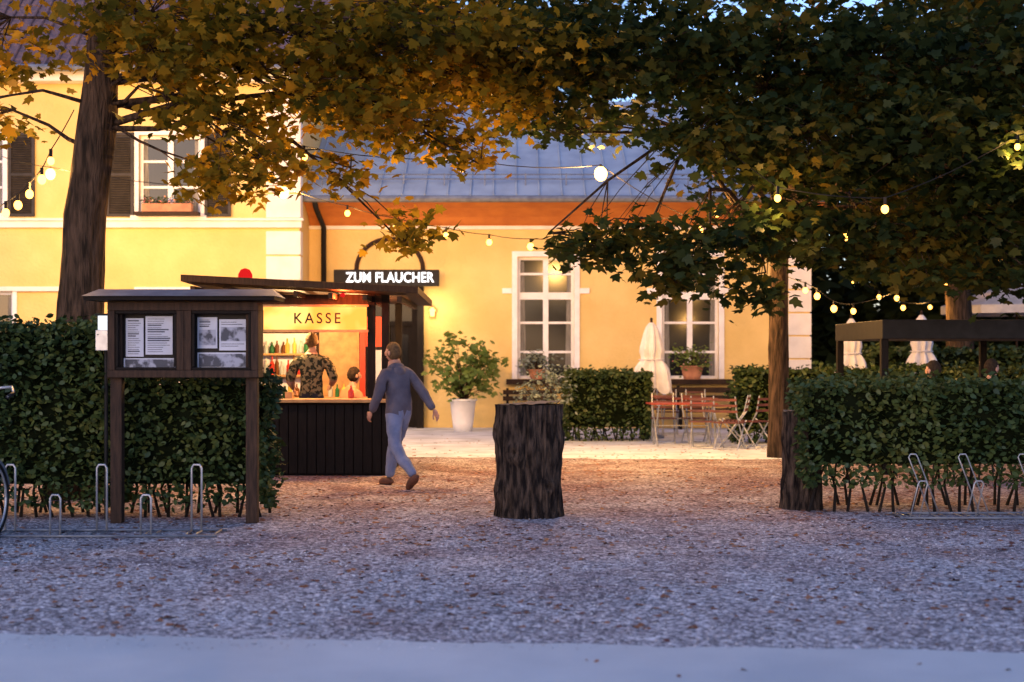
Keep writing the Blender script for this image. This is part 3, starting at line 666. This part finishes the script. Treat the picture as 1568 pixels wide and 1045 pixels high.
def parasol_open(name,x,y,z,R):
    e=empty(name,(x,y,0)); mb=MB(); mb.tube([(0,0,0),(0,0,z)],.03,'midwood',8)
    n=8; ring=[(R*math.cos(2*math.pi*k/n),R*math.sin(2*math.pi*k/n),z-.65) for k in range(n)]
    mb.add(ring+[(0,0,z)],[(k,(k+1)%n,n) for k in range(n)],'canvas')
    for k in range(n):
        p=ring[k];q=ring[(k+1)%n]; mb.quad([p,q,(q[0],q[1],q[2]-.2),(p[0],p[1],p[2]-.2)],'canvas'); mb.tube([(0,0,z-.03),(p[0],p[1],p[2]-.01)],.01,'midwood',4)
    mb.make('canopy',e)
parasol_open('open_parasol',12.6,35.5,3.5,1.9)
sh=empty('garden_shelter'); mb=MB()
mb.box(5.0,9.6,19.2,22,1.84,2.1,'black')
for x in (5.05,7.25,9.4):
    for y in (19.3,21.9): mb.box(x-.05,x+.05,y-.05,y+.05,0,1.84,'darkwood')
mb.make('shelter_frame',sh,bevel=.01)

# ---------------------------------------------------------------- tables & chairs
def chair(name,x,y,rot):
    e=empty(name,(x,y,0),rot); mb=MB()
    for s in (-.21,.21):
        mb.tube([(s,-.22,0),(s,.18,.46),(s,.24,.5)],.013,'steel',6)
        mb.tube([(s*.93,.24,0),(s*.93,-.08,.45),(s*.93,-.20,.62),(s*.93,-.27,.92)],.013,'steel',6)
    mb.tube([(-.21,-.2,.02),(.21,-.2,.02)],.01,'steel',5); mb.tube([(-.2,.22,.02),(.2,.22,.02)],.01,'steel',5)
    for k in range(6): mb.box(-.23,.23,-.16+k*.068,-.115+k*.068,.455,.475,'chairslat')
    for z in (.64,.74,.84):
        yy=-.2-(z-.62)*.23; mb.box(-.22,.22,yy-.025,yy-.008,z,z+.042,'chairslat')
    mb.make('chair_body',e); return e
def table(name,x,y,rot,w=1.2,d=.7):
    e=empty(name,(x,y,0),rot); mb=MB(); n=7
    for k in range(n): mb.box(-w/2,w/2,-d/2+k*d/n+.006,-d/2+(k+1)*d/n-.006,.745,.77,'redpaint')
    for s in (-w/2+.12,w/2-.12):
        mb.tube([(s,-d/2+.03,0),(s,d/2-.06,.73)],.014,'steel',6); mb.tube([(s+.03,d/2-.03,0),(s+.03,-d/2+.06,.73)],.014,'steel',6)
        mb.box(s-.015,s+.045,-d/2+.03,d/2-.03,.725,.744,'steel')
    mb.tube([(-w/2+.12,0,.36),(w/2-.12,0,.36)],.01,'steel',5); mb.make('table_body',e)
table('folding_garden_table',3.05,25.6,.05); table('folding_garden_table',3.5,28.6,.0)
for x,y,r in ((3.35,24.9,-.2),(3.95,25.3,1.3),(4.3,25.0,.6),(2.8,26.3,3.1),(3.4,26.3,3.3),(3.75,24.5,-.5),(3.2,29.3,3.1),(3.8,29.3,3.1)):
    chair('folding_garden_chair',x,y,r)
e=empty('wooden_bench'); mb=MB()
for z in (.62,.76): mb.box(-.2,1.0,31.62,31.65,z,z+.1,'midwood')
for k in range(4): mb.box(-.2,1.0,31.15+k*.11,31.25+k*.11,.43,.46,'midwood')
for x in (-.1,.9): mb.box(x-.03,x+.03,31.15,31.6,0,.425,'darkwood'); mb.box(x-.03,x+.03,31.66,31.7,0,.9,'darkwood')
mb.make('bench_body',e)
e=empty('wooden_bench'); mb=MB()
for z in (.62,.80): mb.box(2.4,5.0,31.62,31.65,z,z+.12,'midwood')
for k in range(4): mb.box(2.4,5.0,31.15+k*.11,31.25+k*.11,.43,.46,'midwood')
for x in (2.5,3.7,4.9): mb.box(x-.03,x+.03,31.15,31.6,0,.425,'darkwood'); mb.box(x-.03,x+.03,31.66,31.7,0,.95,'darkwood')
mb.make('bench_body',e)

# ---------------------------------------------------------------- bike racks, bicycle
def rack(name,xs,y,tilt=0,x0=None,x1=None,rr=.010):
    e=empty(name); mb=MB()
    for yy in (y-.22,y+.22): mb.tube([(x0,yy,.02),(x1,yy,.02)],.012,'zinc',8)
    for i,x in enumerate(xs):
        hi=i%2; h=.62 if hi else .38; y0=y+.15 if hi else y-.2; g=.045
        tx=tilt*h*(1 if i%2 else -.6)
        mb.tube([(x-g,y0,.02),(x-g+tx,y0,h-.03),(x-g*.6+tx,y0,h),(x+g*.6+tx,y0,h),(x+g+tx,y0,h-.03),(x+g,y0,.02)],rr,'steel',7)
        mb.tube([(x-g,y0,.02),(x-g,y+.2 if not hi else y-.2,.02)],rr,'steel',6); mb.tube([(x+g,y0,.02),(x+g,y+.2 if not hi else y-.2,.02)],rr,'steel',6)
    for x in (x0+.05,x1-.05): mb.tube([(x,y-.22,.02),(x,y+.22,.02)],.012,'zinc',6)
    mb.make('rack_frame',e,True)
rack('bicycle_rack',[-4.85,-4.55,-4.03,-3.72,-3.23,-2.86],12.75,0,-5.2,-2.6)
rack('bicycle_rack',[3.95,4.25,4.5,4.75,5.05,5.35],14.15,-.35,3.8,6.0,.007)
bk=empty('bicycle',(-4.55,12.4,0),math.radians(85)); mb=MB()
for cx in (-1.05,0):
    ring=[(cx+.34*math.cos(a),0,.345+.34*math.sin(a)) for a in np.linspace(0,2*math.pi,33)]; mb.tube(ring,.018,'black',8,cap=False)
    ring=[(cx+.315*math.cos(a),0,.345+.315*math.sin(a)) for a in np.linspace(0,2*math.pi,33)]; mb.tube(ring,.010,'steel',6,cap=False)
    for a in np.linspace(0,2*math.pi,19)[:-1]: mb.tube([(cx,0,.345),(cx+.31*math.cos(a),0,.345+.31*math.sin(a))],.0015,'steel',3)
    mb.tube([(cx,-.05,.345),(cx,.05,.345)],.02,'steel',8)
    mb.tube([(cx+.37*math.cos(a),0,.345+.37*math.sin(a)) for a in np.linspace(.3,2.8,14)],.02,'zinc',6)
F=(-.17,0,.82)
for a,b,r in (((0,.0,.345),(-.12,0,.66),.014),((-.12,0,.66),F,.018),(F,(-.62,0,.30),.016),((-.15,0,.74),(-.72,0,.72),.014),((-.62,0,.30),(-.76,0,.88),.015),((-.62,0,.30),(-1.05,0,.345),.01),((-.74,0,.76),(-1.05,0,.345),.009),(F,(-.21,0,1.26),.013)):
    mb.tube([a,b],r,'darkcloth' if r>.0125 else 'steel',8)
mb.tube([(-.42,-.35,1.26),(-.30,-.35,1.29),(-.16,-.27,1.34),(-.12,-.14,1.33),(-.21,0,1.26),(-.12,.14,1.33),(-.16,.27,1.34),(-.30,.35,1.29),(-.42,.35,1.26)],.012,'steel',8)
mb.tube([(-.42,-.35,1.26),(-.30,-.35,1.29)],.017,'black',8); mb.tube([(-.42,.35,1.26),(-.30,.35,1.29)],.017,'black',8)
mb.ell((-.79,0,.93),(.13,.08,.035),'black',12,8); mb.ell((-.05,0,.98),(.05,.05,.05),'steel',10,8)
mb.tube([(-.62,-.04,.30),(-.62,.04,.30)],.07,'steel',14); mb.tube([(-.62,.05,.30),(-.60,.06,.14)],.01,'steel',6); mb.tube([(-.62,-.05,.30),(-.64,-.06,.46)],.01,'steel',6); mb.box(-.65,-.55,.06,.14,.125,.145,'black')
mb.make('bicycle_body',bk,True)

# ---------------------------------------------------------------- people
def person(name,loc,yaw,J,top,bot,shoe,hair,skin='skin',hood=False,head_yaw=0,head_pitch=0,rad=None,short_sleeve=False):
    e=empty(name,loc,yaw)
    names=['pelvis','waist','chest','neck','skull','shL','elL','wrL','shR','elR','wrR','hipL','knL','anL','hipR','knR','anR']
    R=dict(pelvis=.135,waist=.125,chest=.15,neck=.058,skull=.055,shL=.085,shR=.085,elL=.052,elR=.052,wrL=.036,wrR=.036,hipL=.105,hipR=.105,knL=.068,knR=.068,anL=.050,anR=.050)
    if rad: R.update(rad)
    E=[('pelvis','waist'),('waist','chest'),('chest','neck'),('neck','skull'),('chest','shL'),('shL','elL'),('elL','wrL'),('chest','shR'),('shR','elR'),('elR','wrR'),('pelvis','hipL'),('hipL','knL'),('knL','anL'),('pelvis','hipR'),('hipR','knR'),('knR','anR')]
    me=D.meshes.new(name+'_sk'); me.from_pydata([J[n] for n in names],[(names.index(a),names.index(b)) for a,b in E],[])
    ob=D.objects.new(name+'_sk',me); col.objects.link(ob)
    sk=ob.modifiers.new('s','SKIN')
    if not me.skin_vertices:
        bpy.context.view_layer.objects.active=ob; bpy.ops.mesh.customdata_skin_add()
    for i,n in enumerate(names):
        v=me.skin_vertices[0].data[i]; v.radius=(R[n],R[n]); v.use_root=(n=='pelvis')
    sk.branch_smoothing=.6
    sb=ob.modifiers.new('u','SUBSURF'); sb.levels=2; sb.render_levels=2
    dg=bpy.context.evaluated_depsgraph_get(); dg.update()
    bm=D.meshes.new_from_object(ob.evaluated_get(dg)); D.objects.remove(ob)
    bm.materials.clear()
    ms=[M[top],M[bot],M[skin]]
    for m in ms: bm.materials.append(m)
    segm={}
    for a,b in E:
        k=0
        if b in('knL','knR','anL','anR'): k=1
        if b=='skull': k=2
        if short_sleeve and b in('wrL','wrR'): k=2
        segm[(a,b)]=k
    hem=J['pelvis'][2]-.03
    for p in bm.polygons:
        c=p.center; best=9;kk=0
        for a,b in E:
            A=Vector(J[a]);B=Vector(J[b]); t=max(0,min(1,(c-A).dot(B-A)/(B-A).length_squared)); d=(c-(A+(B-A)*t)).length-.5*(R[a]+(R[b]-R[a])*t)
            if d<best: best=d;kk=segm[(a,b)]; bb=(a,b); tt=t
        if bb[1] in('hipL','hipR') or bb==('pelvis','waist'): kk=0 if c.z>hem else 1
        if bb==('chest','neck') and tt>.85: kk=2
        if bb[1] in('knL','knR') and c.z>hem+.02: kk=0 if J['knL'][2]<.6 and J['hipL'][2]>.8 else 1
        p.material_index=kk; p.use_smooth=True
    for v in bm.vertices:
        n=mnoise.noise(v.co*8)*.012+mnoise.noise(Vector((v.co.x*12,v.co.y*12,v.co.z*22)))*.008
        v.co+=v.normal*n
    bo=D.objects.new('body',bm); col.objects.link(bo); bo.parent=e
    H=Vector(J['skull'])+Vector((0,.012,.075)); mt=Matrix.Rotation(head_yaw,4,'Z')@Matrix.Rotation(head_pitch,4,'X')
    mb=MB()
    def hf(p,q):
        q=q.copy()
        if p.z<0: k=1+.32*p.z; q.x*=k; q.y=q.y*(1+.18*p.z)+.012*(-p.z)
        if p.y>.8 and abs(p.x)<.35 and -.35<p.z<.1: q.y+=.02
        return q
    mb.ell(H,(.080,.097,.118),skin,20,16,hf,mt)
    def T(x,y,z): return tuple(H+(mt@Vector((x,y,z))))
    mb.tube([T(0,.088,.02),T(0,.104,-.012),T(0,.112,-.03),T(0,.095,-.036)],[.008,.011,.014,.008],skin,8)
    for s in (-1,1):
        mb.ell(T(s*.031,.086,.008),(.011,.008,.007),'frame',8,6); mb.ell(T(s*.031,.093,.008),(.005,.004,.005),'black',6,5)
        mb.tube([T(s*.016,.093,.026),T(s*.045,.084,.028)],.004,hair,5)
        mb.ell(T(s*.082,-.006,-.008),(.011,.021,.031),skin,8,8)
    mb.tube([T(-.022,.088,-.062),T(0,.094,-.060),T(.022,.088,-.062)],.004,'terra',6)
    def hr(p,q):
        cut=-.42 if p.y<.15 else .38
        if abs(p.x)>.8 and -.5<p.z<.1: return q*.93
        if p.z<cut: return q*.9
        return q*(1+.04*mnoise.noise(p*5)+.02*mnoise.noise(p*17))
    mb.ell(H+mt@Vector((0,-.008,.010)),(.088,.103,.122),hair,28,22,hr,mt)
    mb.make('head',e,True)
    for s,w,el in ((-1,'wrL','elL'),(1,'wrR','elR')):
        W=Vector(J[w]); d=(W-Vector(J[el])).normalized(); side=Vector((1,0,0))-d*d.x; side.normalize(); nrm=d.cross(side).normalized()
        fw=nrm if nrm.y>0 else -nrm
        mb=MB(); lat=fw; pal=d.cross(lat).normalized()*(1 if s>0 else -1)
        if pal.x*s>0: pal=-pal
        Rm=Matrix((lat,d,pal)).transposed().to_4x4()
        mb.ell(W+d*.05,(.040,.056,.017),skin,12,8,None,Rm)
        for k,(o,ln) in enumerate(((.029,.068),(.010,.078),(-.010,.072),(-.028,.056))):
            b=W+d*.085+lat*o; mb.tube([b-d*.02,b+d*ln*.35+pal*.004,b+d*ln*.7+pal*.018,b+d*ln*.92+pal*.036],[.0095,.009,.008,.006],skin,7)
        b=W+d*.03+lat*.034; mb.tube([b-lat*.012,b+lat*.022+d*.022+pal*.006,b+lat*.03+d*.05+pal*.014,b+lat*.03+d*.066+pal*.02],[.012,.011,.0095,.007],skin,7)
        mb.make('hand',e,True)
    for s,a,kn in ((-1,'anL','knL'),(1,'anR','knR')):
        A=Vector(J[a]); pitch=J.get('p'+a,0); mt2=Matrix.Translation(A)@Matrix.Rotation(pitch,4,'X')
        mb=MB()
        def sf(p,q):
            q=q.copy()
            if q.z<-.02: q.z=-.045 if q.z<-.03 else q.z
            if p.y>.3: q.z-=.018*(p.y)
            return q
        mb.ell((0,0,0),(.047,.145,.055),shoe,16,12,sf,None)
        mb.v=[tuple(mt2@(Vector(v)+Vector((0,.065,-.035)))) for v in mb.v]
        mb.make('shoe',e,True)
    if hood:
        mb=MB(); N=Vector(J['neck'])
        pts=[N+Vector((.085*math.sin(a),-.01-.06*math.cos(a),-.045+.03*math.cos(a))) for a in np.linspace(-2.2,2.2,15)]
        rs=[.018+.026*math.cos(a/2.3*1.4)**2 for a in np.linspace(-1.5,1.5,15)]
        mb.tube(pts,rs,top,12,.15,4); mb.ell(N+Vector((0,-.09,-.085)),(.09,.055,.08),top,14,10); mb.make('hood',e,True)
    return e
Jw=dict(pelvis=(0,0,.95),waist=(0,.02,1.11),chest=(0,.06,1.33),neck=(0,.09,1.50),skull=(0,.115,1.575),
 shL=(-.175,.08,1.41),elL=(-.24,.10,1.13),wrL=(-.225,.27,.92),shR=(.175,.04,1.41),elR=(.27,-.13,1.16),wrR=(.30,-.30,.95),
 hipL=(-.10,0,.87),knL=(-.11,-.06,.50),anL=(-.10,-.42,.17),hipR=(.10,0,.87),knR=(.11,.25,.52),anR=(.10,.33,.085),panL=-.6,panR=0)
person('walking_man',(-1.38,17.4,0),math.radians(42),Jw,'hoodie','jeans','shoe','hair_blond',hood=True,head_yaw=.25,rad=dict(pelvis=.155,waist=.155,chest=.165,shL=.092,shR=.092,elL=.068,elR=.068,wrL=.048,wrR=.048,hipL=.115,hipR=.115,knL=.082,knR=.082,anL=.062,anR=.062))
Jc=dict(pelvis=(0,0,.98),waist=(0,.0,1.14),chest=(0,.02,1.37),neck=(0,.03,1.54),skull=(0,.05,1.62),
 shL=(-.20,.02,1.44),elL=(-.30,-.02,1.17),wrL=(-.27,.20,1.03),shR=(.20,.02,1.44),elR=(.32,.0,1.18),wrR=(.26,.22,1.08),
 hipL=(-.10,0,.9),knL=(-.13,.03,.50),anL=(-.13,0,.085),hipR=(.10,0,.9),knR=(.13,.03,.5),anR=(.13,0,.085))
person('bartender_man',(-2.80,19.85,.12),0.05,Jc,'camo','darkcloth','black','hair_blond',short_sleeve=True,head_yaw=.2,rad=dict(chest=.18,waist=.17,pelvis=.17,shL=.1,shR=.1,elL=.07,elR=.07))
def seated(h): return dict(pelvis=(0,0,h+.12),waist=(0,.0,h+.27),chest=(0,.05,h+.48),neck=(0,.08,h+.64),skull=(0,.10,h+.71),
 shL=(-.18,.05,h+.55),elL=(-.24,.12,h+.30),wrL=(-.16,.34,h+.30),shR=(.18,.05,h+.55),elR=(.24,.12,h+.30),wrR=(.16,.34,h+.30),
 hipL=(-.10,.04,h+.1),knL=(-.12,.44,h+.06),anL=(-.12,.40,max(.085,h-.37)),hipR=(.10,.04,h+.1),knR=(.12,.44,h+.06),anR=(.12,.40,max(.085,h-.37)))
def stool(x,y,h,z0=0):
    e=empty('bar_stool',(x,y,z0)); mb=MB(); mb.rev([(.17,0),(.18,.02),(.17,.04)],(0,0,h-.05),'midwood',16)
    for a in (45,135,225,315):
        c,s=math.cos(math.radians(a)),math.sin(math.radians(a)); mb.tube([(c*.12,s*.12,h-.05),(c*.2,s*.2,0)],.014,'black',6)
    mb.rev([(.17,0),(.175,.01),(.17,.02)],(0,0,.25),'black',16); mb.make('stool_body',e)
person('seated_customer',(-2.38,20.6,.12),-.9,seated(.42),'peach','darkcloth','black','hair_dark'); stool(-2.38,20.6,.42,.12)
person('seated_woman',(5.45,18.1,0),.6,seated(.64),'darkcloth','darkcloth','black','hair_dark'); stool(5.45,18.1,.64)
person('seated_man',(6.1,18.3,0),-1.0,seated(.66),'darkcloth','jeans','black','hair_dark'); stool(6.1,18.3,.66)

# ---------------------------------------------------------------- light, world, camera
w=D.worlds.new('World'); scn.world=w; w.use_nodes=True; t=w.node_tree; t.nodes.clear()
o=t.nodes.new('ShaderNodeOutputWorld'); b=t.nodes.new('ShaderNodeBackground'); s=t.nodes.new('ShaderNodeTexSky')
s.sky_type='NISHITA'; s.sun_disc=False; s.sun_elevation=math.radians(8); s.sun_rotation=math.radians(200); s.ozone_density=2.5
mx=t.nodes.new('ShaderNodeMixRGB'); mx.blend_type='MULTIPLY'; mx.inputs[0].default_value=1; mx.inputs[2].default_value=(1.02,.94,1.18,1)
t.links.new(s.outputs[0],mx.inputs[1]); t.links.new(mx.outputs[0],b.inputs[0]); t.links.new(b.outputs[0],o.inputs[0])
b.inputs[1].default_value=.35
sl=D.lights.new('dusk_sun','SUN'); sl.energy=.12; sl.angle=math.radians(25); sl.color=(1,.88,.85)
so=D.objects.new('dusk_sun',sl); so.rotation_euler=(math.radians(72),0,math.radians(-20)); col.objects.link(so)
c=D.cameras.new('camera'); c.lens=50; c.sensor_width=36; c.clip_end=2000; c.shift_y=24/1568
c.dof.use_dof=True; c.dof.focus_distance=16; c.dof.aperture_fstop=1.6
co=D.objects.new('camera',c); co.location=(0,0,1.6); co.rotation_euler=(math.radians(90),0,0); col.objects.link(co); scn.camera=co
scn.view_settings.view_transform='Standard'; scn.view_settings.look='None'; scn.view_settings.exposure=0
